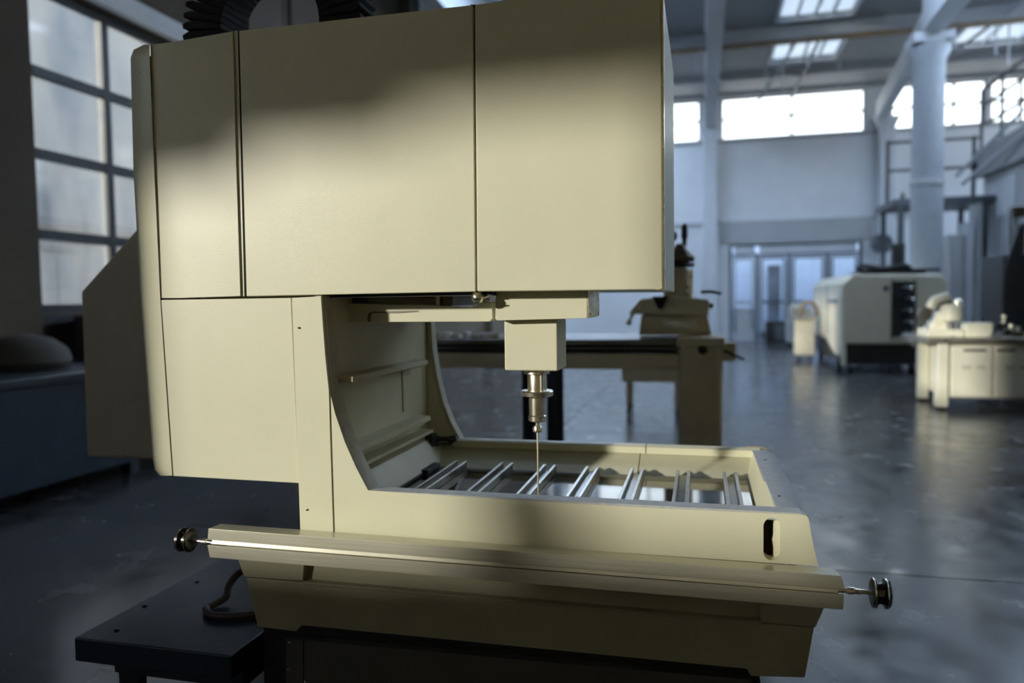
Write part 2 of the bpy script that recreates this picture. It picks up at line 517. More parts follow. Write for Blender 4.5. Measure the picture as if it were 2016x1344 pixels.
# downpipe on the far wall column
struct('wall_vestibule', MB().box(.5, 8, YF + 4.5, YF + 4.7, 0, 3.6).box(.4, .6, YF + .3, YF + 4.5, 0, 3.6).box(7.9, 8.1, YF + .3, YF + 4.5, 0, 3.6).box(.4, 8.1, YF + .3, YF + 1.2, 3.6, 3.8), WHITE)
vd = struct('door_2', MB().box(3.3, 3.75, YF + 4.4, YF + 4.5, 0, 2.6), BLACK)
# outside: ground, tree and the neighbouring block seen through the left window
struct('ground_outside', MB().box(-60, XL - .3, -40, 80, -.4, -.05), mat('outside_asphalt', (.16, .16, .16), .9, var=.2, scale=.5))
nb = struct('wall_outside', MB().box(-12.6, -12, 6, 34, 0, 10.5), FACADE)
build('ledge', MB().box(-12, -11.85, 6, 34, 3.05, 3.2), FACADE2, nb)
build('ledge', MB().box(-12, -11.9, 6, 34, 2.55, 2.65), FACADE2, nb)
for i in range(22):
    y = 7 + i * .55
    build('cladding_panel', MB().box(-12, -11.93 + .02 * (i % 3), y, y + .5, 0.02, 2.5 if i % 4 else 2.95), FACADE2 if (i * 7) % 5 in (1, 3) else FACADE, nb)

# ------------------------------------------------------------------ mezzanine and stair on the right
XM = 7.1
mz = struct('wall_mezzanine', MB().box(XM + .02, XR, 9, 17.5, 0, 4.05), GREYW)
for i in range(9):
    y = 9.05 + i * .93
    build('panel', MB().box(XM - .02 - .012 * (i % 2), XM + .02, y, y + .86, .08, 3.85), CONC if i % 3 else GREYW, mz)
me_ = thing('mezzanine_railing', 'dark metal railing with posts on the grey mezzanine edge at right', 'railing', (XM, 13, 4.7))
struct('mezzanine_deck', MB().box(XM - .12, XR, 9, 17.6, 4.05, 4.68), CONCD)
for y in (9.5, 11.2, 12.9, 14.6, 16.3, 17.5):
    build('post', MB().box(XM - .08, XM - .02, y - .03, y + .03, 4.68, 6.0), FRAME, me_)
for z in (5.2, 5.65, 6.0):
    build('handrail', MB().box(XM - .08, XM - .02, 9.2, 17.5, z - .025, z + .025), FRAME, me_)
lr = thing('landing_railing', 'low dark railing beyond the round column beside the mezzanine', 'railing', (6.4, 17.5, 4.0))
for x in (5.1, 5.95, 6.9):
    build('post', MB().box(x - .035, x + .035, 17.45, 17.52, 3.55, 5.0), FRAME, lr)
for z in (4.3, 4.95):
    build('handrail', MB().box(5.1, 7.0, 17.46, 17.51, z - .03, z + .03), FRAME, lr)
build('landing', MB().box(5.05, 7.08, 16.6, 18.4, 3.4, 3.55), GFRAME, lr)
for x in (5.2, 6.9):
    for y in (16.7, 18.3):
        build('leg', MB().box(x - .05, x + .05, y - .05, y + .05, 0, 3.4), GFRAME, lr)
for k, (a, b) in enumerate((((1884, 345), (2016, 215)), ((1895, 362), (2030, 250)))):
    p, q = at(*a, Y=17.3), at(*b, X=XM - .15)
    tag(build('sloping_pipe', MB().cyl(p, q, .04, 10), CONC), ('upper' if k == 0 else 'lower') + ' of two thin pale pipes sloping up in front of the mezzanine railing', 'pipe')
pc = thing('pale_locker', 'pale grey lockers standing under the landing right of the round column', 'locker', (6.0, 16.2, 0))
for k, (a, b, t) in enumerate(((1866, 1898, 462), (1899, 1918, 436), (1919, 1934, 400))):
    A, B = at(a, 600, Y=16.0), at(b, 600, Y=16.0)
    build('locker_door', MB().box(A.x + .01, B.x - .01, 16.0 + .05 * k, 16.5, .0, at(a, t, Y=16).z), (GREYW, CONC, CONCD)[k], pc, .02)
# ------------------------------------------------------------------ THE MACHINE
M = thing('drilling_machine', 'large cream enclosed drilling machine with open work tray and thin vertical electrode', 'machine', (.25, .4, 0))
def P(px, py, y=0.):
    return at(px, py, Y=y)
def plate(pts, y0, th, m, name, bevel=.0015, parent=M):
    return build(name, MB().prism([P(a, b, y0) for a, b in pts], (0, th, 0)), m, parent, bevel)
ZR, ZB = .873, .80
YB2 = .645
HB = 1.421   # underside of the head

# head: left panel and right panel with a hair joint, groove on the left
hl = plate([(485, 583.5), (936.5, 574), (931, 9), (470, 60)], 0, .80, CREAM, 'head_panel', .003)
hr = plate([(939, 574), (1305, 570), (1302, -46), (934, 8.5)], 0, .80, CREAM, 'head_panel', .004, )
build('edge_trim', MB().prism([P(1305.5, 562), P(1309, 562), P(1306, -46), P(1302.5, -46)], (0, .03, 0)), STEEL, M)
build('corner_cap', MB().prism([P(1288, 571.5, -.002), P(1309.5, 571.5, -.002), P(1309.5, 560, -.002), P(1304, 560, -.002), P(1303, 567, -.002)], (0, .05, 0)), STEEL, hr)
build('joint_backing', MB().prism([P(930, 573, .012), P(945, 573, .012), P(940, 9, .012), P(926, 9, .012)], (0, .02, 0)), VOID, M)
build('groove', MB().prism([P(460, 583, .006), P(483, 583, .006), P(469, 60, .006), P(455, 62, .006)], (0, .3, 0)), CREAM, M)
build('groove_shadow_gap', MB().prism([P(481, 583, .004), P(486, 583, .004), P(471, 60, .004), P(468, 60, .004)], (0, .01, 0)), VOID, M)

# left cover with its facet, and the rounded side cover
def col_row(pts):      # pts: (px, py, y)
    return [P(a, b, y) for a, b, y in pts]
lc = MB().loft([
    col_row([(336, 84, .35), (296, 88, .012), (340, 83, 0), (459, 62, 0), (459, 62, .35)]),
    col_row([(345, 300, .35), (303, 340, .012), (349, 336, 0), (466, 330, 0), (466, 330, .35)]),
    col_row([(370, 587, .35), (317, 587, .008), (352, 587, 0), (474, 583, 0), (474, 583, .35)])], True, True)
build('left_cover', lc, CREAM, M, .002)
def side_row(l, r, py, d=0.):
    w = r - l
    return [P(r, py, .004), P(l + w * .70, py, .006 + d), P(l + w * .38, py, .022 + d), P(l + w * .14, py, .05 + d), P(l, py, .10 + d), P(l + 6, py, .35), P(r, py, .35)]
sc = MB().loft([side_row(283, 294, 88, .02), side_row(263, 294.5, 98, .01), side_row(257, 295, 114), side_row(263, 304, 345), side_row(277, 315.5, 590), side_row(290, 327, 760),
                side_row(301, 337, 905), side_row(305, 338.5, 925), side_row(314, 339, 936, .01)], True, True)
build('side_cover', sc, CREAM, M, 0)
build('cover_seam', MB().prism([P(293, 110, .03), P(303, 110, .03), P(344, 932, .03), P(334, 932, .03)], (0, .2, 0)), VOID, M)

# lower column panel and the strip that runs down to the rail
CURVE = [(633, 582), (636, 640), (640.5, 700), (648, 768), (660, 815), (679, 870), (700, 918), (724, 964)]
plate([(317, 590), (573, 586), (589, 951), (341, 937)], 0, .42, CREAM, 'column_panel', .002)
cs = plate([(574.5, 586), (632, 583), (636, 640), (640.5, 700), (647.5, 768), (651.5, 900), (656.2, 1047), (591, 1043)], -.004, .045, CREAM, 'column_strip', .001)
for a, b in ((588, 645), (604, 1003), (276, 143)):
    build('screw', MB().lathe(P(a, b, -.006 if a > 300 else .02), (0, -1, 0), [(.0028, 0), (.0028, .0015), (.001, .0022)], 12), DSTEEL, M)

# tray front with the slot hole
tf = MB()
outl = [(648.5, 769), (660, 815), (679, 870), (700, 918), (724.5, 965), (1000, 983.5), (1300, 1000.5), (1582, 1013), (1588, 1015), (1592, 1021), (1597, 1050), (1604, 1085), (1611.5, 1114),
        (1300, 1093), (1000, 1072), (658, 1048), (653, 900)]
def oval(x0, x1, y0, y1, n=10):
    r = (x1 - x0) / 2
    c_ = (x0 + x1) / 2
    return [(c_ + r * cos(pi * i / n), y1 - r + r * sin(pi * i / n)) for i in range(n + 1)] + [(c_ - r * cos(pi * i / n), y0 + r - r * sin(pi * i / n)) for i in range(n + 1)]
def plate_with_hole(name, outer, hole, th, m, parent):
    bm = bmesh.new()
    loops = [[P(a, b, 0) for a, b in outer], [P(a, b, 0) for a, b in hole]]
    V = [[bm.verts.new(p) for p in L] for L in loops]
    E = [bm.edges.new((L[i], L[(i + 1) % len(L)])) for L in V for i in range(len(L))]
    g = bmesh.ops.triangle_fill(bm, edges=E, use_beauty=True)
    fs = [[v.index for v in f.verts] for f in bm.faces] if bm.verts.index_update() is None else []
    bm.verts.ensure_lookup_table()
    co_ = [v.co.copy() for v in bm.verts]
    bm.free()
    n = len(co_)
    mb = MB()
    mb.add(co_ + [c + Vector((0, th, 0)) for c in co_], [tuple(f) for f in fs] + [tuple(i + n for i in reversed(f)) for f in fs])
    k = 0
    for L in loops:
        mb.f += [(k + i, k + (i + 1) % len(L), k + (i + 1) % len(L) + n, k + i + n) for i in range(len(L))]
        k += len(L)
    return build(name, mb, m, parent, smooth=20)
front = plate_with_hole('tray_front', outl, oval(1503, 1536, 1019, 1103), .04, CREAM, M)
# finger scoop behind the slot: bright curved lip on the right, black sheet for the shaded hollow on the left
rows = []
for py in (1014, 1030, 1050, 1061, 1075, 1092, 1107):
    bulge = 2.5 if py in (1061,) else 0
    rows.append([P(1540, py, .004), P(1536, py, .004), P(1530, py, .012), P(1523 - bulge, py, .024), P(1521 - bulge, py, .038)])
build('slot_lip', MB().loft(rows), CREAM, front)
build('slot_shade_sheet', MB().box(P(1490, 1000, .041).x, P(1540, 1000, .041).x, .0402, .0412, .735, .868), VOID, front)  # thin black sheet painting the shade of the hollow behind the slot
for a, b, r in ((1505.5, 1040, .006), (1505.5, 1085, .006)):
    pass

# the inner lip of the C-shaped opening
gl = []
inner = [(650, 582), (651, 640), (654, 700), (663, 760), (675, 812), (691, 866), (706, 905), (733, 962)]
CUR2 = [(632.5, 582), (636, 640), (640.5, 700), (648, 769), (660, 815), (679, 870), (700, 918), (724, 964)]
c0 = [P(a, b, .0) for a, b in CUR2]
mbg = MB()
rows = []
for i, p in enumerate(c0):
    q = Vector((p.x, .045, p.z))
    rows.append([p + Vector((0, .002, 0)), Vector((p.x + .004, .01, p.z)), Vector((p.x + .001, .018, p.z)), Vector((p.x + .006, .03, p.z)), Vector((p.x + .006, .06, p.z)), Vector((p.x - .02, .06, p.z)), Vector((p.x - .02, .002, p.z))])
build('opening_gasket', MB().loft(rows, True, True), GASKET, M)

# inner side wall of the column and its ribs
XI = -.118
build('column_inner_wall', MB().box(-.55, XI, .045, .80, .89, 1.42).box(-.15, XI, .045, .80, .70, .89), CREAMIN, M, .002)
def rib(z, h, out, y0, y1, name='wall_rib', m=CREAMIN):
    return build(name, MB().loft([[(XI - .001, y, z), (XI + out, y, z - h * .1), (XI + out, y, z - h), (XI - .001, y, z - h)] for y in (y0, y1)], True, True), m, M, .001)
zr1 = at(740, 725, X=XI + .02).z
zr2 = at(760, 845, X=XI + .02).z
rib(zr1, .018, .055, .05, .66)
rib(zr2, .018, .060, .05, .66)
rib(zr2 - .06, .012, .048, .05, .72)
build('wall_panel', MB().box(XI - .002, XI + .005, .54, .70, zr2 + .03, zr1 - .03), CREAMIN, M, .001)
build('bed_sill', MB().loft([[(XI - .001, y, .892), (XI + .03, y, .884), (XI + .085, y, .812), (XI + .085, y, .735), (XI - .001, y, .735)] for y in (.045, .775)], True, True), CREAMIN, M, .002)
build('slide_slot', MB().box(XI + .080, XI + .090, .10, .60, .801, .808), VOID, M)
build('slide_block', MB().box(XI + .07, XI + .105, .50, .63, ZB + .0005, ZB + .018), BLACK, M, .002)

# rear C plate
RC = [(848, 560), (849, 640), (853, 690), (861, 740), (873, 790), (888, 830), (906, 863)]
YR = .80
rp_ = [P(a, b, YR) for a, b in RC]
build('rear_plate', MB().prism([(-.55, YR, rp_[0].z)] + [tuple(p) for p in rp_] + [(rp_[-1].x, YR, .72), (-.15, YR, .72), (-.15, YR, .89), (-.55, YR, .89)], (0, .03, 0)), CREAM, M, .001)
rows = [[p + Vector((-.012, -.012, 0)), p + Vector((.004, -.012, 0)), p + Vector((.004, .034, 0)), p + Vector((-.012, .034, 0))] for p in rp_]
build('rear_gasket', MB().loft(rows, True, True), GASKET, M)
# cable bundle in the rear corner
for i in range(5):
    pts = [at(846 + 13 * j + random.uniform(-3, 3), 868 - 2.2 * j + random.uniform(-7, 7) + i * 2, Y=.765 - .008 * i) for j in range(5)]
    build('cable', MB().tube(pts, .004 + .001 * (i % 2), 8), BLACK, M)
build('cable', MB().tube([at(848, 866, Y=.75), at(846, 900, Y=.76), at(849, 925, Y=.77)], .007, 8), BLACK, M)
build('cable', MB().tube([at(874, 872, Y=.77), at(876, 895, Y=.775), at(877, 918, Y=.78)], .002, 8), BLACK, M)
build('cable_clamp', MB().box(XI + .02, XI + .05, .70, .76, .84, .90), BLACK, M, .003)

# tray: rear wall in two panels, right wall, rims
xr0 = at(906, 863, Y=YR).x
xs = at(1262, 876, Y=YR).x
xe = 1.062
for a, b in ((-.118, xs - .0015), (xs + .0015, xe + .03)):
    r_ = build('tray_rear_panel', MB().prism([(a, YB2, ZB - .002), (a, .775, .848), (a, .815, .848), (a, .815, .70), (a, YB2, .70)], (b - a, 0, 0)), CREAM, M, .001)
for a, b in ((xr0 - .02, xs + .018), (xs + .021, xe + .035)):
    build('tray_rear_rim', MB().prism([(a, .770, ZR - .025), (a, .770, ZR - .002), (a, .779, ZR + .003), (a, .815, ZR + .003), (a, .825, ZR - .025)], (b - a, 0, 0)), CREAM, M, .001)
build('tray_right_wall', MB().loft([[(1.078, y, ZR - .001), (1.043, y, ZB - .002), (1.043, y, .72), (1.11, y, .72), (1.11, y, ZR - .001)] for y in (.045, .80)], True, True), CREAM, M, .001)
build('tray_right_rim', MB().loft([[(1.080 + d, y, ZR), (1.122 + d, y, ZR), (1.150 + d * .7, y, ZR - .012), (1.158, y, ZR - .05), (1.11, y, ZR - .05), (1.080, y, ZR - .012)] for y, d in ((.004, .004), (.80, -.012))], True, True), FOAM, M, .0015)
build('tray_front_rim', MB().prism([(0.002, .002, ZR + .0012), (0.002, .050, ZR + .0012), (0.002, .050, ZR - .02), (0.002, .002, ZR - .02)], (1.136, 0, 0)), FOAM, M, .002)
fr_z0, fr_z1 = P(730, 964).z, P(1585, 1012).z
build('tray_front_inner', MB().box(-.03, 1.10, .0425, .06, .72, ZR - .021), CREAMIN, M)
for q in ((.16,), (.62,)):
    build('rim_screw', MB().lathe((1.10, q[0], ZR), (0, 0, 1), [(.004, 0), (.004, .002), (.001, .0025)], 10), DSTEEL, M)
tp = at(1500, 884, Y=.81)
build('torn_strip', MB().tube([tp + Vector((-.05, 0, .004)), tp + Vector((0, 0, .004)), tp + Vector((.02, .0, -.004)), tp + Vector((.026, .0, -.03))], .006, 8), CREAM2, M)
# bed and clamp rails
build('granite_bed', MB().box(XI + .08, 1.045, .06, YB2 + .002, ZB - .03, ZB), GRANITE, M)
for i, x in enumerate((.062, .233, .388, .538, .690, .842, .992)):
    cr = build('clamp_rail', MB().box(x - .0125, x + .0125, .065, YB2 - .01, ZB + .0005, ZB + .009), DSTEEL, M, .001)
    for s in (-1, 1):
        build('rail_edge', MB().box(x + .0128 if s > 0 else x - .023, x + .023 if s > 0 else x - .0128, .065, YB2 - .003, ZB + .0005, ZB + .025), RAILM, cr, .0015)

# cross bar below the head, hinge, block and spindle
YBAR = .15
plate([(650, 596), (862, 601), (905, 606), (936, 604), (944, 595), (969, 592), (970, 627), (964, 633), (650, 634.5)], YBAR, .05, CREAM, 'cross_bar', .002)
pl = [P(a, b, YBAR - .001) for a, b in ((724, 633), (724, 620), (727, 615), (733, 613), (788, 612), (822, 611), (824, 613), (790, 616), (735, 616), (731, 619), (729, 633))]
build('recess_groove', MB().prism(pl, (0, -.0015, 0)), mat('groove_shade', (.22, .19, .13), .6), M)  # raised strip, its darker colour paints the shade along the recess edge
build('upper_bracket', MB().box(-.118, .20, .17, .40, 1.385, 1.432), DSTEEL, M, .002)
build('upper_rail', MB().box(-.118, .36, .03, .09, 1.412, 1.435), BLACK, M)
build('bracket_pin', MB().cyl(at(862, 583, Y=.16), at(862, 600, Y=.16), .006), CREAM, M)
kn = at(940, 585, Y=.02)
build('hinge_knob', MB().lathe(kn + Vector((0, -.016, 0)), (0, 1, 0), [(.001, 0), (.006, .001), (.012, .005), (.0165, .014), (.0165, .022), (.012, .03), (.010, .045)], 28), STEEL, M)
build('hinge_arm', MB().tube([kn + Vector((.005, .012, 0)), kn + Vector((.022, .018, .006)), kn + Vector((.032, .03, .012))], .006, 10), STEEL, M)
build('hinge_pin', MB().tube([kn + Vector((.015, .012, -.006)), kn + Vector((.028, .012, -.013)), kn + Vector((.040, .012, -.012))], .0022, 8), STEEL, M)
# block
b0, b1, b2, b3 = P(976, 580, .07), P(1156, 575, .07), P(1156, 626, .07), P(976, 631, .07)
build('head_block', MB().prism([P(976, 560, .07), P(1156, 560, .07), P(1156, 626.5, .07), P(979, 631, .07), P(975, 628, .07)], (0, .20, 0)), CREAM, M, .0015)
bx_ = b1.x
build('block_side_plate', MB().prism([(bx_ + .0005, .07, b2.z + .0015), (bx_ + .0005, .275, b2.z + .0015), (bx_ + .0005, .275, 1.43), (bx_ + .0005, .07, 1.43)], (.004, 0, 0)), STEEL, M, .001)
for a, b in ((.10, .01), (.25, .01)):
    build('plate_screw', MB().lathe((bx_ + .0045, a, b2.z + b), (1, 0, 0), [(.004, 0), (.004, .001), (.002, .001)], 12), DSTEEL, M)
# spindle housing
YS0, YS1 = .11, .245
xa_, xb_ = P(993, 700, YS0).x, P(1098, 700, YS0).x
zt, zb = P(1040, 625, YS0).z, P(1040, 730, YS0).z
hx = build('spindle_housing', MB().box(xa_, xb_, YS0, YS1, zb, zt + .01), CREAM, M, .005, 3)
YSP = (YS0 + YS1) / 2
XSP = at(1057.5, 780, Y=YSP).x
def zz(py):
    return at(1057, py, Y=YSP).z
px2m = (YSP - CAM.y) / 1 / F   # size of a pixel at the spindle, about
pm = (at(1058.5, 780, Y=YSP) - at(1057.5, 780, Y=YSP)).length
def sp(name, prof, m=STEEL, n=40):
    return build(name, MB().lathe((XSP, YSP, 0), (0, 0, 1), [(r * pm, zz(py)) for r, py in prof], n), m, M, 0, smooth=30)
sp('spindle_flange', [(25, 735), (25, 729), (24, 726)])
sp('spindle_barrel', [(18.5, 769), (18.5, 735), (17, 730)])
build('barrel_rod', MB().cyl((XSP + 12 * pm, YSP - 15 * pm, zz(768)), (XSP + 12 * pm, YSP - 15 * pm, zz(733)), 2.6 * pm), STEEL, M)
sp('spindle_disc', [(29, 779), (31, 777.5), (31.5, 770), (30, 768)])
sp('spindle_sleeve', [(16, 820), (16, 779)])
sp('spindle_collar', [(15, 829), (17.5, 827), (17.5, 818), (16, 816)])
sp('chuck_stem', [(4, 842), (4, 828)], n=20)
sp('chuck_nut', [(6, 851), (9.5, 849), (10, 843), (8, 838), (5, 836)], n=6 * 2)
build('chuck_cap', MB().lathe((XSP + 7 * pm, YSP, zz(846)), (0, 0, 1), [(3 * pm, 0), (3.5 * pm, 4 * pm), (1 * pm, 8 * pm)], 12), STEEL, M)
sp('electrode', [(1.2, 977), (1.7, 972), (1.9, 850)], mat('brass_electrode', (.80, .68, .46), .4, .6), 12)

# front cross rail
def band(name, prof, m, bevel=.0012):
    """prof: (left px, left py, right px, right py, y)"""
    L = [P(a, b, y) for a, b, c_, d, y in prof]
    Rr = [P(c_, d, y) for a, b, c_, d, y in prof]
    n = 12
    rows = [[l.lerp(r, k / n) for l, r in zip(L, Rr)] for k in range(n + 1)]
    return build(name, MB().loft(rows, True, True), m, RL, bevel)
RL = build('cross_rail', MB().box(-.42, 1.16, -.052, -.002, .685, .745), ALU, M)
RL['label'] = 'brushed metal rail'
band('rail_top_profile', [(434, 1030.5, 1640, 1118, -.006), (410, 1040, 1656, 1133, -.085), (408.5, 1062, 1665, 1160, -.085), (416, 1062.5, 1655, 1160, -.070), (420, 1066, 1655, 1163, -.02)], ALU)
band('rail_slide', [(418, 1062, 1650, 1159, -.070), (416, 1070, 1650, 1167, -.073), (418, 1073, 1650, 1170, -.02), (420, 1062, 1652, 1159, -.02)], ALU, 0)
band('rail_lower_profile', [(408, 1072.5, 1662, 1169.5, -.083), (413, 1097, 1660, 1200, -.083), (430, 1094, 1650, 1196, -.01), (424, 1071, 1655, 1168, -.02)], ALU)
def wheel(px, py, yy, d, name):
    """grooved hand wheel at the rail end, axis along the rail"""
    c_ = P(px, py, yy)
    L = .048
    o = build(name, MB().lathe(c_, (d, 0, 0), [(.012, 0), (.030, .001), (.034, .004), (.034, .010), (.026, .013), (.024, .020), (.026, .026), (.034, .029), (.034, .036), (.030, .040), (.008, .041)], 40), DSTEEL, RL)
    for h in (.006, .0325):
        build('wheel_rim', MB().lathe(c_ + Vector((d * h, 0, 0)), (d, 0, 0), [(.0335, -.002), (.0347, 0), (.0335, .002)], 40), STEEL, o)
    return o
wl = wheel(379, 1063, -.055, -1, 'hand_wheel')
wr = wheel(1714, 1166, -.055, 1, 'hand_wheel')
def shaft(p, q, n1):
    ax = q - p
    L = ax.length
    return build('wheel_shaft', MB().lathe(p, ax, [(.0062, 0), (.0062, L * .35), (.0085, L * .38), (.0085, L * .55), (.0066, L * .58), (.0048, L)], 20), STEEL, RL)
shaft(P(424, 1068, -.055), P(378, 1063, -.055), 0)
shaft(P(1640, 1160, -.055), P(1716, 1166, -.055), 0)

# casting under the tray
def quad(name, pts, y0, y1, m=CREAM2, th=.06, bevel=.004):
    """front face whose top edge lies at y0 and bottom edge at y1; pts: top-left, top-right, bottom-right, bottom-left"""
    f = [P(*pts[0], y0), P(*pts[1], y0), P(*pts[2], y1), P(*pts[3], y1)]
    g = [p + Vector((0, th, 0)) for p in f]
    return build(name, MB().loft([f, g], True, True), m, M, bevel)
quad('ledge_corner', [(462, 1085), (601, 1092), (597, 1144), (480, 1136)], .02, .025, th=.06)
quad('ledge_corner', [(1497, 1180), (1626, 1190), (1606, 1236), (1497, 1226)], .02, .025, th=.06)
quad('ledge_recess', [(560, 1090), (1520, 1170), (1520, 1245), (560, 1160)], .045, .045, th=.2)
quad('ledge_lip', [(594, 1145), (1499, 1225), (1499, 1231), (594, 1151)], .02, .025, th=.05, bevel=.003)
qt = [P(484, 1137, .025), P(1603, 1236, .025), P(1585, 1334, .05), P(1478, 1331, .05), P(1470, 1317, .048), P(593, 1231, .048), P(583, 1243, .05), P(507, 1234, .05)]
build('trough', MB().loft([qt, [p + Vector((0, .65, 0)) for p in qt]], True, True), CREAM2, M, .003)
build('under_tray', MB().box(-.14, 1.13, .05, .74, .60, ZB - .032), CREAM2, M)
# plinth
build('plinth', MB().prism([P(520, 1225, .08), P(1500, 1310, .08), P(1475, 1420, .08), P(520, 1420, .08)], (0, .62, 0)), BLACK, M)
pb = plate([(563, 1257), (1480, 1338), (1480, 1420), (563, 1420)], .055, .03, PLINTH, 'plinth_panel', .001)
build('panel_seam', MB().prism([P(596, 1260, .054), P(598.5, 1260, .054), P(599, 1420, .054), P(597, 1420, .054)], (0, .002, 0)), VOID, M)
for a, b in ((570, 1264), (567, 1318), (600, 1342)):
    build('panel_screw', MB().lathe(P(a, b, .054), (0, -1, 0), [(.003, 0), (.002, .001)], 10), STEEL, M)
build('plinth_base', MB().box(-.29, 1.05, .09, .70, 0, .40), BLACK, M)

# rear cabinet on the left
cb = [(158, 574), (272, 446), (330, 430), (330, 906), (170, 900)]
build('rear_cabinet', MB().prism([at(a, b, Y=.62) for a, b in cb], (0, .30, 0)), mat('taupe_cabinet_paint', (.34, .30, .23), .5, var=.06, scale=6), M, .012, 3)
build('head_rear_box', MB().box(-.62, -.2, .30, .80, 1.0, 2.2), CREAMIN, M)

# cable chain arching over the head
cc_ = at(548, 62, Y=.42)
pxm = (at(549, 62, Y=.42) - cc_).length
ch = build('chain_bracket', MB().box(cc_.x - .28, cc_.x + .28, .36, .48, cc_.z - .2, cc_.z - .02), BLACK, M)
for i in range(31):
    a = pi * (1.04 - i / 30 * 1.08)
    r0, r1 = 95 * pxm, 172 * pxm
    u = Vector((cos(a), 0, sin(a)))
    v = Vector((-sin(a), 0, cos(a)))
    hw0, hw1 = r0 * .052, r1 * .043
    rows = []
    for yy in (.36, .50):
        rows.append([Vector((cc_.x, yy, cc_.z)) + u * r0 + v * hw0, Vector((cc_.x, yy, cc_.z)) + u * r0 - v * hw0,
                     Vector((cc_.x, yy, cc_.z)) + u * (r1 * .93) - v * hw1, Vector((cc_.x, yy, cc_.z)) + u * r1 - v * hw1 * .3, Vector((cc_.x, yy, cc_.z)) + u * (r1 * .99) + v * hw1 * .8])
    build('chain_link', MB().loft(rows, True, True), VOID, M, .002)
build('chain_wire', MB().tube([at(370, 62, Y=.42), at(371, 50, Y=.42), at(378, 28, Y=.42), at(392, 4, Y=.42)], .002, 6), STEEL, M)

# ------------------------------------------------------------------ blue platform at the lower left
ZP = .38
pa, pb_ = at(145, 1255, Z=ZP), at(465, 1095, Z=ZP)
bp_ = thing('platform', 'low dark blue steel platform on casters at the lower left beside the cream machine', 'platform', (-.7, .5, 0))
y0 = -.05
build('top_plate', MB().box(-.972, -.42, y0, .95, ZP - .075, ZP), BLUE, bp_, .006)
build('under_frame', MB().box(-.90, -.44, y0 + .08, .9, ZP - .14, ZP - .075), NAVY, bp_)
for x in (-.86, -.50):
    for y in (.06, .84):
        c_ = build('caster', MB().cyl((x - .02, y, .06), (x + .02, y, .06), .06, 20), BLACK, bp_)
        build('fork', MB().box(x - .035, x + .035, y - .02, y + .02, .07, ZP - .14), NAVY, c_)
for px, py in ((388, 1145), (285, 1193), (230, 1240)):
    q = at(px, py, Z=ZP)
    build('bolt', MB().lathe((q.x, q.y, ZP), (0, 0, 1), [(.008, 0), (.008, .004), (.004, .005)], 8), NAVY, bp_)
hz_ = ZP + .013
hp = [at(a, b, Z=hz_ + h) for a, b, h in ((512, 1118, .10), (475, 1125, .07), (452, 1150, .04), (445, 1175, .01), (420, 1190, 0), (405, 1198, 0), (418, 1210, 0), (450, 1213, 0), (490, 1210, 0), (530, 1205, 0))]
def smooth_path(pts, n=5):
    out = []
    for i in range(len(pts) - 1):
        p0, p1, p2, p3 = pts[max(i - 1, 0)], pts[i], pts[i + 1], pts[min(i + 2, len(pts) - 1)]
        for k in range(n):
            t = k / n
            out.append(.5 * ((2 * p1) + (p2 - p0) * t + (2 * p0 - 5 * p1 + 4 * p2 - p3) * t * t + (3 * p1 - p0 - 3 * p2 + p3) * t ** 3))
    return out + [pts[-1]]
tag(build('hose', MB().tube(smooth_path(hp), .012, 10), HOSE), 'brown hose curling over the dark blue platform', 'hose')
hp = [at(a, b, Z=hz_ + h) for a, b, h in ((520, 1176, .0), (470, 1176, .0), (440, 1180, .0), (425, 1172, .02), (440, 1150, .04), (455, 1132, .06))]

# ------------------------------------------------------------------ left background
wb = thing('workbench', 'long dark blue workbench below the tall left window', 'workbench', (-4.2, 4, 0))
zt_ = at(80, 742, X=-3.6).z
build('worktop', MB().box(-4.9, -3.6, 1.2, 5.6, zt_ - .06, zt_), NAVY, wb, .01)
build('front_panel', MB().box(-3.72, -3.66, 1.3, 5.5, .12, zt_ - .06), BLUE, wb)
for y in (1.4, 3.3, 5.2):
    build('leg', MB().box(-3.8, -3.7, y, y + .1, 0, zt_ - .06), NAVY, wb)
    build('leg', MB().box(-4.85, -4.75, y, y + .1, 0, zt_ - .06), NAVY, wb)
q0 = at(100, 735, Z=zt_)
kb = thing('tool_box', 'small dark brown cupboard standing on the blue workbench under the window', 'cupboard', (-4.4, 4.2, zt_))
build('body', MB().box(-4.75, -4.15, 3.85, 5.2, zt_, zt_ + .42), mat('dark_brown_laminate', (.05, .04, .032), .5, var=.1), kb, .01)
build('door', MB().box(-4.15, -4.13, 3.9, 4.5, zt_ + .03, zt_ + .38), mat('darker_laminate', (.035, .028, .024), .5), kb)
build('door', MB().box(-4.15, -4.13, 4.55, 5.15, zt_ + .03, zt_ + .38), mat('darker_laminate2', (.035, .028, .024), .5), kb)
bg_ = MB().lathe((-4.3, 2.9, zt_), (0, 0, 1), [(.28, 0), (.33, .06), (.30, .16), (.20, .24), (.06, .28)], 20)
tag(build('sack', bg_, mat('brown_sack', (.05, .042, .03), .8, bump=.3, bscale=20)), 'brown slumped sack on the left end of the blue workbench', 'sack')
# dark pipes and duct on the wall behind the head
for px, w, m in ((568, .03, VOID), (799, .05, CREAMIN)):
    q = at(px, 40, X=XL + .06)
    tag(build('wall_pipe', MB().cyl((XL + .08, q.y, 3.0), (XL + .08, q.y, ZC), w, 10), m), ('thin black pipe' if px < 600 else 'cream pipe') + ' rising on the brown wall above the machine head', 'pipe')
q = at(830, 20, X=XL + .1)
tag(build('wall_duct', MB().box(XL, XL + .3, q.y - .7, q.y + .7, 6.0, ZC), GFRAME, None, .02), 'dark grey duct on the brown wall above the machine head', 'duct')

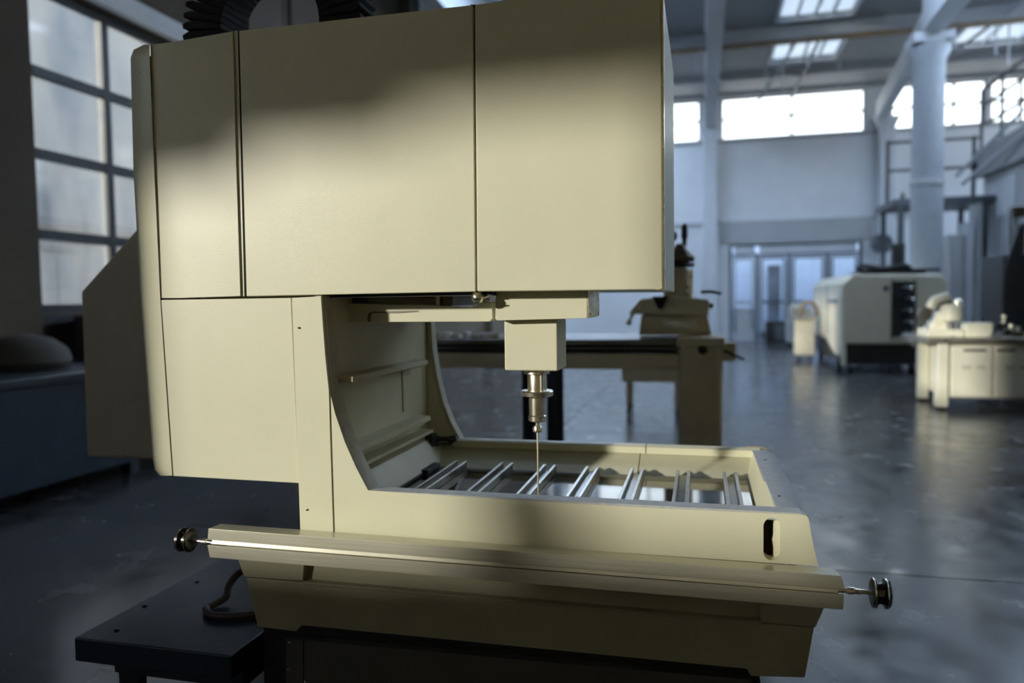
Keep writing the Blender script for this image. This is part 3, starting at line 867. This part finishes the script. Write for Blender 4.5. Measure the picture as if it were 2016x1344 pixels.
# ------------------------------------------------------------------ machine table in the middle background
YM = 2.7
def Q(px, py, y):
    return at(px, py, Y=y)
mt = thing('machine_table', 'dark topped machine table with beige apron and thick beige post, seen behind the spindle', 'table', (.6, YM + .4, 0))
tl, tr_ = Q(700, 655, YM), Q(1337, 668, YM)
zt1 = tr_.z
build('table_top', MB().box(tl.x, tr_.x, YM, YM + .9, zt1 - .035, zt1), DSTEEL, mt, .004)
build('guide_slot', MB().box(tl.x, tr_.x - .02, YM + .02, YM + .85, zt1 - .10, zt1 - .035), VOID, mt)
for i in range(2):
    build('guide_bar', MB().cyl((tl.x, YM + .01, zt1 - .055 - .03 * i), (tr_.x, YM + .01, zt1 - .055 - .03 * i), .008, 10), DSTEEL, mt)
za, zb_ = Q(1200, 694, YM).z, Q(1200, 727, YM).z
build('apron', MB().box(tl.x, tr_.x, YM + .005, YM + .85, zb_, za), BEIGE, mt, .006)
pl_, pr_ = Q(1336, 700, YM), Q(1423, 700, YM)
build('post', MB().box(pl_.x, pr_.x, YM - .03, YM + .35, 0, zt1 + .005), BEIGE, mt, .045, 5)
build('post_cap', MB().box(pl_.x - .01, pr_.x + .012, YM - .045, YM + .4, zt1 - .045, zt1 + .01), BEIGE, mt, .01)
build('bracket', MB().box(pr_.x, pr_.x + .075, YM, YM + .12, zt1 - .13, zt1 - .02), BEIGE, mt, .01)
build('clamp_lever', MB().tube([Q(1425, 690, YM), Q(1447, 700, YM), Q(1465, 708, YM)], .009, 8), BLACK, mt)
build('post_knob', MB().lathe(Q(1383, 688, YM - .03), (0, -1, 0), [(.025, 0), (.03, .01), (.012, .03)], 6), BLACK, mt)
build('grease_nipple', MB().lathe(Q(1346, 684, YM - .03), (0, -1, 0), [(.012, 0), (.012, .01), (.004, .02)], 12), STEEL, mt)
for px in (1043, 1093):
    q = Q(px, 800, YM + (.1 if px == 1093 else .55))
    build('leg', MB().lathe((q.x, q.y, 0), (0, 0, 1), [(.10, 0), (.10, .02), (.055, .04), (.055, zb_ + .02)], 20), NAVY, mt)
build('leg', MB().box(-1.2, -1.08, YM + .1, YM + .22, 0, zb_), NAVY, mt)
# clutter on the left end of the table
random.seed(3)
for i in range(7):
    px = 862 + i * 19
    q = Q(px, 662, YM + .2 + .05 * (i % 3))
    w = random.uniform(.015, .035)
    h = random.uniform(.015, .045)
    nmx = ('clamp_block', 'steel_plate', 'parallel_bar')[i % 3]
    tag(build(nmx, MB().box(q.x - w, q.x + w, q.y - .04, q.y + .05, zt1 + .0005, zt1 + h), STEEL2 if i % 2 else BEIGE, None, .002),
        ['small beige clamp block', 'low bright steel plate', 'beige parallel bar', 'bright steel clamp block', 'short beige steel plate', 'bright parallel bar', 'small beige end block'][i] + ', %s from the left on the dark table' % ('first second third fourth fifth sixth seventh'.split()[i]),
        'tooling', 'tooling on the dark table')

# light casting with a tall dark head standing on the table's right end
cm = thing('bench_press', 'beige bench press with dark round head and upright lever on the dark table behind', 'press', (1.15, YM + .3, zt1))
YP_ = YM + .32
zt1 += .0105
def qq(name, pts, y, th, m, bevel=.006):
    return build(name, MB().prism([Q(a, b, y) if b else Vector((Q(a, 660, y).x, y, zt1)) for a, b in pts], (0, th, 0)), m, cm, bevel)
zbp = zt1
qq('base', [(1258, 0), (1400, 0), (1400, 650), (1392, 622), (1262, 620)], YP_, .22, BEIGE)
qq('base_window', [(1300, 645), (1372, 648), (1366, 632), (1306, 630)], YP_ - .004, .01, STEEL2, .002)
qq('table_casting', [(1236, 618), (1396, 622), (1396, 590), (1330, 582), (1262, 588)], YP_ - .03, .26, mat('pale_cast_paint', (.55, .50, .36), .35, var=.1), .012)
qq('column', [(1306, 592), (1350, 592), (1350, 520), (1306, 520)], YP_ + .02, .10, BEIGE, .015)
q = Q(1357, 560, YP_)
build('chrome_column', MB().cyl((q.x, YP_ + .05, q.z - .09), (q.x, YP_ + .05, q.z + .10), .022), STEEL, cm)
q = Q(1345, 505, YP_)
build('head', MB().lathe((q.x - .02, YP_ + .06, q.z - .045), (0, 0, 1), [(.05, 0), (.088, .02), (.092, .045), (.07, .07), (.045, .095), (.028, .13)], 24), mat('bronze_paint', (.14, .11, .07), .35, .3, var=.2), cm)
build('head_skirt', MB().lathe((q.x - .04, YP_ + .06, q.z - .065), (0, 0, 1), [(.105, 0), (.115, .02), (.10, .04)], 24), BLACK, cm)
build('lever', MB().lathe((q.x + .005, YP_ + .06, q.z + .06), (.02, 0, 1), [(.016, 0), (.014, .05), (.022, .07), (.02, .13), (.008, .155)], 14), BLACK, cm)
build('side_knob', MB().lathe(Q(1322, 465, YP_ + .1), (0, -1, 0), [(.02, 0), (.04, .02), (.03, .05), (.008, .06)], 14), BLACK, cm)
build('spindle_nose', MB().lathe(Q(1300, 605, YP_ - .04), (0, 0, 1), [(.012, -.01), (.03, .02), (.045, .05), (.05, .07)], 16), BLACK, cm)
build('crank', MB().tube([Q(1380, 575, YP_), Q(1400, 574, YP_), Q(1420, 578, YP_)], .01, 8), BLACK, cm)
build('crank', MB().tube([Q(1395, 600, YP_), Q(1404, 603, YP_)], .016, 8), RUST, cm)
build('lever_arm', MB().tube([Q(1262, 600, YP_ - .02), Q(1248, 615, YP_ - .03), Q(1238, 632, YP_ - .03)], .010, 8), STEEL, cm)
build('ball_knob', MB().lathe(Q(1238, 640, YP_ - .03), (0, 0, 1), [(.002, 0), (.014, .004), (.02, .018), (.014, .032), (.002, .036)], 16), PAPER, cm)

# cart with wheels behind the table (seen under it)
ct = thing('wheeled_cart', 'small beige cart on casters under the far side of the dark table', 'cart', (1.3, 7.5, 0))
q = Q(1300, 745, 7.0)
build('tray', MB().box(q.x - .45, q.x + .25, 7.0, 7.6, .42, .58), BEIGE, ct, .01)
for x in (q.x - .38, q.x + .18):
    for y in (7.05, 7.5):
        build('leg', MB().box(x - .02, x + .02, y - .02, y + .02, .09, .42), BEIGE, ct)
        build('caster', MB().cyl((x - .015, y, .05), (x + .015, y, .05), .05, 16), BLACK, ct)

# ------------------------------------------------------------------ white cabinet machine at right
YW = 12.75
wc = thing('cabinet_machine', 'cream white enclosed machine on casters with a tall black slot in its front', 'machine', (4.4, YW + .8, 0))
w0, w1, w2, w3 = Q(1661, 677, YW), Q(1864, 677, YW), Q(1864, 540, YW), Q(1681, 540, YW)
w4 = Q(1661, 558, YW)
prof = [w0, w1, Vector((w1.x, YW, w2.z - .12)), Vector((w1.x - .10, YW, w2.z)), w3, w4]
PAPER2 = mat('shaded_cream_paint', (.60, .55, .42), .45, var=.04, scale=4)  # darker cream: shade of the cabinet machine's front put into the colour
build('body', MB().prism(prof, (0, 3.8, 0)), PAPER2, wc, .03, 3)
XW = w0.x
ws = [Vector((XW - .03, YW + .06, w4.z)), Vector((XW - .03, YW + 3.7, w4.z)), Vector((XW - .03, YW + 3.7, .62)), Vector((XW - .03, YW + 2.2, .62)), Vector((XW - .03, YW + .75, .30)), Vector((XW - .03, YW + .06, .30))]
sd_ = build('side_door', MB().prism(ws, (.04, 0, 0)), PAPER, wc, .01)  # lighter cream than the body, paints in the brightness of the sunlit side
build('side_handle', MB().box(XW - .06, XW - .03, YW + .55, YW + 1.55, 1.28, 1.34), mat('blue_grey_handle', (.10, .15, .25), .4), sd_)
build('door_gap', MB().box(XW - .034, XW - .029, YW + 1.70, YW + 1.75, .62, w4.z), GFRAME, sd_)
s0, s1 = Q(1757, 662, YW), Q(1800, 553, YW)
sl_ = build('front_slot', MB().box(s0.x, s1.x, YW - .012, YW + .01, s0.z, s1.z), VOID, wc)
random.seed(11)
for i in range(13):
    z = s0.z + .06 + i * (s1.z - s0.z - .1) / 13
    x = s0.x + .16 + .05 * random.random()
    build('cable_loop', MB().tube([(x, YW - .02, z), (x + .06, YW - .045, z + .02), (x + .10, YW - .03, z - .02), (x + .14, YW - .02, z + .01)], .014, 6), STEEL2 if i % 3 == 0 else BLACK, sl_)
build('slot_frame', MB().box(s0.x - .03, s0.x, YW - .02, YW + .01, s0.z - .03, s1.z + .03).box(s1.x, s1.x + .03, YW - .02, YW + .01, s0.z - .03, s1.z + .03), PLINTH, wc)
q = Q(1744, 567, YW)
build('round_badge', MB().lathe((q.x, YW - .001, q.z), (0, -1, 0), [(.05, 0), (.05, .01)], 20), GFRAME, wc)
build('underframe', MB().box(XW + .02, w1.x - .1, YW + .08, YW + 3.4, .16, w0.z + .01), BLACK, wc)
build('front_foot', MB().box(XW - .03, XW + .05, YW + .02, YW + .10, .13, w0.z + .02), PAPER, wc, .01)
for x, y in ((XW + .12, YW + .1), (w1.x - .15, YW + .1), (XW + .0, YW + .5), (w1.x - .15, YW + 3.4), (XW + .1, YW + 3.4)):
    cz = build('caster', MB().cyl((x - .04, y, .085), (x + .04, y, .085), .085, 20), BLACK, wc)
    build('fork', MB().box(x - .05, x + .05, y - .02, y + .02, .10, .2), GFRAME, cz)
# black tubing over the cabinet
zc_ = w3.z
build('roof_frame', MB().box(XW + .3, w1.x - .3, YW + .2, YW + 1.2, zc_, zc_ + .05), BLACK, wc)
build('hose_bundle', MB().tube(smooth_path([Q(1686, 531, YW + .3), Q(1700, 524, YW + .3), Q(1740, 528, YW + .3), Q(1780, 522, YW + .3), Q(1796, 535, YW + .3)]), .05, 8), BLACK, wc)
q = Q(1768, 515, YW + .6)
build('exhaust_pipe', MB().cyl((q.x, YW + .6, zc_), (q.x, YW + .6, Q(1768, 480, YW + .6).z), .12, 16), FRAME, wc)
build('frame_rail', MB().bar(Q(1690, 534, YW + .4), Q(1850, 530, YW + .4), .05, .05), BLACK, wc)

# white pedestal, stove-like machine beyond and dark cabinet by the doors
pd = thing('pedestal_unit', 'small white pedestal unit on wheels left of the cream white machine', 'pedestal', (2.7, 15.2, 0))
YD = 15.2
a, b = Q(1566, 700, YD), Q(1604, 700, YD)
build('body', MB().box(a.x, b.x, YD, YD + .4, .14, Q(1580, 628, YD).z), PAPER2, pd, .02)
build('top_tray', MB().box(a.x - .05, b.x + .05, YD - .05, YD + .45, Q(1580, 628, YD).z, Q(1580, 622, YD).z), STEEL2, pd, .01)
for x in (a.x + .08, b.x - .08):
    build('caster', MB().cyl((x - .02, YD + .1, .07), (x + .02, YD + .1, .07), .07, 16), BLACK, pd)
tz = Q(1580, 622, YD).z
tag(build('round_gauge', MB().tube([(b.x - .12 + .17 * cos(a_ * pi / 14), YD + .1, tz + .05 + .24 * sin(a_ * pi / 14)) for a_ in range(15)], .045, 10).box(b.x - .35, b.x - .23, YD + .05, YD + .15, tz + .0005, tz + .06).box(b.x - .01, b.x + .08, YD + .05, YD + .15, tz + .0005, tz + .06), RUST), 'brown arch shaped gauge standing on the white pedestal unit', 'gauge')
bz = MB().box(b.x - .18, b.x - .06, YD + .07, YD + .15, tz + .0005, tz + .16)
tag(build('gauge_block', bz, STEEL2), 'steel block inside the brown arch gauge on the white pedestal unit', 'block')
YK = 21.0
a, b = Q(1508, 668, YK), Q(1562, 668, YK)
dk = thing('dark_cabinet', 'low black cabinet standing in front of the glazed doors', 'cabinet', (3.4, YK, 0))
build('body', MB().box(a.x, b.x, YK, YK + .5, .05, Q(1530, 632, YK).z), BLACK, dk, .02)
build('face', MB().box(a.x + .25, b.x - .15, YK - .02, YK, .15, .6), GFRAME, dk)
for x in (a.x + .08, b.x - .08):
    build('foot', MB().box(x - .04, x + .04, YK + .05, YK + .15, 0, .05), BLACK, dk)
q = Q(1560, 600, YK)
tg = thing('trolley', 'grey machine trolley with pale drum beside the black cabinet by the doors', 'trolley', (q.x + .2, YK - .4, 0))
build('drum', MB().lathe((q.x + .1, YK - .4, .75), (0, 0, 1), [(.22, 0), (.25, .05), (.25, .35), (.12, .45)], 16), PAPER2, tg)
build('frame', MB().box(q.x - .2, q.x + .5, YK - .7, YK - .1, .12, .75), GREYW, tg, .02)
for x in (q.x - .1, q.x + .4):
    build('caster', MB().cyl((x - .02, YK - .5, .06), (x + .02, YK - .5, .06), .06, 12), BLACK, tg)

# wall things between door and column
q = Q(1735, 480, YF - .3)
sp_ = thing('wall_fan', 'dark wall mounted fan on the far wall right of the doors', 'fan', (q.x, YF - .35, q.z))
build('housing', MB().lathe((q.x, YF - .48, q.z), (0, 1, 0), [(.30, 0), (.32, .1), (.15, .2)], 16), GFRAME, sp_)
for k in range(4):
    a = k * pi / 2 + .4
    build('blade', MB().bar((q.x, YF - .5, q.z), (q.x + .27 * cos(a), YF - .49, q.z + .27 * sin(a)), .015, .12), FRAME, sp_)
build('bracket', MB().box(q.x - .05, q.x + .05, YF - .3, YF, q.z - .4, q.z + .1), GFRAME, sp_)
q = Q(1776, 440, 19.2)
tag(build('pipe_run', MB().cyl((q.x, 19.2, 0), (q.x, 19.2, Q(1783, 380, 19.2).z), .05, 10), FRAME), 'thin dark pipe standing left of the round white column', 'pipe')

# ------------------------------------------------------------------ instrument table at right
YT = 8.2
it = thing('control_bench', 'cream bench with two panels with slot handles at the right edge', 'bench', (4.6, YT + .5, 0))
l0 = Q(1868, 784, YT)
xl = Q(1845, 700, YT).x
zt2, zp0 = Q(1900, 676, YT).z, Q(1900, 784, YT).z
x_end = 6.4
PN = MB().box(l0.x, x_end, YT + .03, YT + .9, zp0, zt2)
build('body', PN, PAPER, it, .01)
for a, b in ((1872, 1955), (1959, 2040)):
    A, B = Q(a, 700, YT), Q(b, 700, YT)
    d_ = build('front_panel', MB().box(A.x, B.x, YT, YT + .03, zp0 + .01, zt2 - .03), PAPER, it, .018, 3)
    hx0, hx1 = A.x + (B.x - A.x) * .30, A.x + (B.x - A.x) * .84
    if a > 1950:
        hx0, hx1 = A.x + .02, A.x + (B.x - A.x) * .50
    zh = Q(1920, 689, YT).z
    build('slot_handle', MB().box(hx0, hx1, YT - .004, YT + .002, zh - .016, zh + .012), VOID, d_)
    for f in (.38, .72):
        zq = Q(1920, 723, YT).z
        xq = A.x + (B.x - A.x) * f
        build('label_plate', MB().box(xq - .05, xq + .05, YT - .003, YT + .001, zq - .02, zq + .02), mat('worn_plate', (.50, .47, .38), .5), d_)
build('leg', MB().box(xl, l0.x - .005, YT - .02, YT + .14, .03, zt2 + .01), PAPER, it, .02)
build('leg', MB().box(xl, l0.x - .005, YT + .8, YT + .92, .03, zt2), PAPER, it, .02)
build('leg', MB().box(5.5, 5.62, YT + .05, YT + .2, .03, zp0), BLACK, it, .01)
build('leg', MB().box(6.2, 6.32, YT + .05, YT + .2, .03, zp0), BLACK, it, .01)
for x, y in ((xl + .06, YT + .06), (xl + .06, YT + .86), (5.56, YT + .12), (6.26, YT + .12)):
    build('foot', MB().lathe((x, y, 0), (0, 0, 1), [(.06, 0), (.05, .02), (.03, .04)], 14), BLACK, it)
build('bench_top', MB().box(xl - .12, x_end, YT - .06, YT + 1.2, zt2 + .005, zt2 + .07), mat('worn_steel_top', (.32, .30, .25), .3, .6, var=.3, scale=6), it, .006)
zT = zt2 + .07
# second post behind
YQ = 9.6
a, b = Q(1812, 700, YQ), Q(1836, 700, YQ)
p2 = thing('post_stand', 'narrow brown post stand on a caster left of the cream bench', 'stand', ((a.x + b.x) / 2, YQ, 0))
build('post', MB().box(a.x, b.x, YQ, YQ + .2, .12, Q(1820, 672, YQ).z), BEIGE, p2, .02)
build('side_rail', MB().box(a.x - .045, a.x - .005, YQ, YQ + .05, .3, Q(1820, 672, YQ).z), STEEL2, p2)
build('top_arm', MB().box(a.x - .12, b.x + .06, YQ - .05, YQ + .25, Q(1820, 672, YQ).z, Q(1820, 660, YQ).z), PAPER, p2, .01)
build('caster', MB().cyl(((a.x + b.x) / 2 - .03, YQ + .1, .06), ((a.x + b.x) / 2 + .03, YQ + .1, .06), .06, 16), BLACK, p2)
build('fork', MB().box((a.x + b.x) / 2 - .04, (a.x + b.x) / 2 + .04, YQ + .07, YQ + .13, .06, .13), GFRAME, p2)
build('pull_knob', MB().lathe(Q(1800, 675, YQ - .05), (0, -1, 0), [(.03, 0), (.055, .03), (.05, .07), (.01, .08)], 16), PAPER, p2)
# instrument on the bench: swivel arm, drum and chrome cap
ins = thing('profile_projector', 'cream measuring instrument with swivel arm and drum on the left end of the bench', 'instrument', (xl + .25, YT + .3, zT))
def W_(px, py, y=YT + .2):
    return Q(px, py, y)
build('stand', MB().loft([[W_(1830, 650), W_(1872, 652), W_(1872, 652) + Vector((0, .3, 0)), W_(1830, 650) + Vector((0, .3, 0))],
                          [W_(1845, 615), W_(1862, 612), W_(1862, 612) + Vector((0, .2, 0)), W_(1845, 615) + Vector((0, .2, 0))]], True, True), PAPER, ins, .01)
build('stand_base', MB().box(W_(1822, 655).x, W_(1895, 655).x, YT + .12, YT + .6, zT, W_(1840, 648).z), PAPER, ins, .015)
build('arm', MB().tube(smooth_path([W_(1832, 606), W_(1838, 594), W_(1850, 588), W_(1869, 583)]), .055, 12), PAPER, ins)
build('arm_shade', MB().tube([W_(1850, 598), W_(1862, 596), W_(1872, 592)], .03, 10), BLACK, ins)
build('drum', MB().lathe(W_(1873, 632), (0, 0, 1), [(.10, 0), (.12, .01), (.12, .19), (.10, .21)], 24), PAPER, ins)
build('drum_foot', MB().lathe(Vector((W_(1873, 632).x, YT + .2, zT)), (0, 0, 1), [(.09, 0), (.05, .05), (.06, max(.06, W_(1873, 632).z - zT))], 20), STEEL2, ins)
build('chrome_cap', MB().lathe(W_(1885, 604), (0, 0, 1), [(.06, 0), (.065, .02), (.05, .08), (.02, .1)], 20), STEEL, ins)
build('dial', MB().lathe(W_(1820, 618), (0, -1, 0), [(.085, 0), (.085, .03), (.06, .035)], 24), STEEL2, ins)
build('dial_stem', MB().cyl(W_(1820, 618), Vector((W_(1832, 640).x, YT + .25, zT + .01)), .015, 10), STEEL2, ins)
lb = tag(build('instrument_case', MB().box(W_(1897, 640).x, W_(1949, 640).x, YT + .1, YT + .35, zT + .0005, W_(1900, 636, YT + .1).z), PAPER, None, .01), 'long low cream box on the bench right of the measuring instrument', 'box')
random.seed(5)
names = [('chuck_jaw', 'bright steel chuck jaw', STEEL), ('dark_fixture', 'black fixture block', BLACK), ('steel_jig', 'ground steel jig', STEEL2), ('vise_body', 'dark steel vise body', DSTEEL)]
where = ['nearest the measuring instrument', 'behind the long cream box', 'just right of the long cream box', 'at the right edge of the picture', 'in the back row of the bench', 'tallest at the back of the bench', 'beside the cream box at the front edge', 'far right front of the bench']
for i in range(8):
    nme, lab, mm = names[i % 4]
    px = (1900, 1918, 1960, 2004, 1935, 1975, 1956, 1990)[i]
    yy = YT + (.55, .6, .2, .15, .8, .9, .05, .4)[i]
    q = W_(px, 650, yy)
    h = (.10, .16, .09, .12, .2, .24, .05, .14)[i]
    w = (.05, .09, .07, .06, .1, .09, .05, .07)[i]
    tt = thing(nme, lab + ' ' + where[i], 'fixture', (q.x, yy, zT), 'fixtures on the cream bench')
    build('block', MB().box(q.x - w, q.x + w, yy - .04, yy + .05, zT + .0005, zT + h * .6), mm, tt, .008)
    build('screw_post', MB().lathe((q.x, yy, zT + h * .6), (0, 0, 1), [(.02, 0), (.02, h * .3), (.03, h * .32), (.028, h * .42)], 10), STEEL if i % 2 else BLACK, tt)
# dark machinery standing right behind the bench
dm = thing('dark_machine', 'tall dark machine with hoses standing behind the cream bench at the right edge', 'machine', (6.6, 11.3, 0))
q0_, q1_ = Q(1975, 560, 11.0), Q(2060, 560, 11.0)
build('frame', MB().box(q0_.x, q1_.x, 11.0, 11.9, 0, Q(1990, 500, 11).z), mat('sooty_paint', (.03, .032, .034), .5, var=.3), dm, .02)
build('upright', MB().box(q0_.x + .15, q0_.x + .32, 11.1, 11.3, Q(1990, 500, 11).z - .01, Q(1990, 405, 11).z), DSTEEL, dm, .01)
for k in range(4):
    build('hose', MB().tube(smooth_path([Q(1978 + k * 9, 590, 10.95), Q(1985 + k * 7, 520 - 20 * k, 10.9), Q(2000 + k * 4, 470 - 10 * k, 10.95), Q(1998 + k * 5, 430, 11.1)]), .035, 8), BLACK, dm)
S.render.film_transparent = False
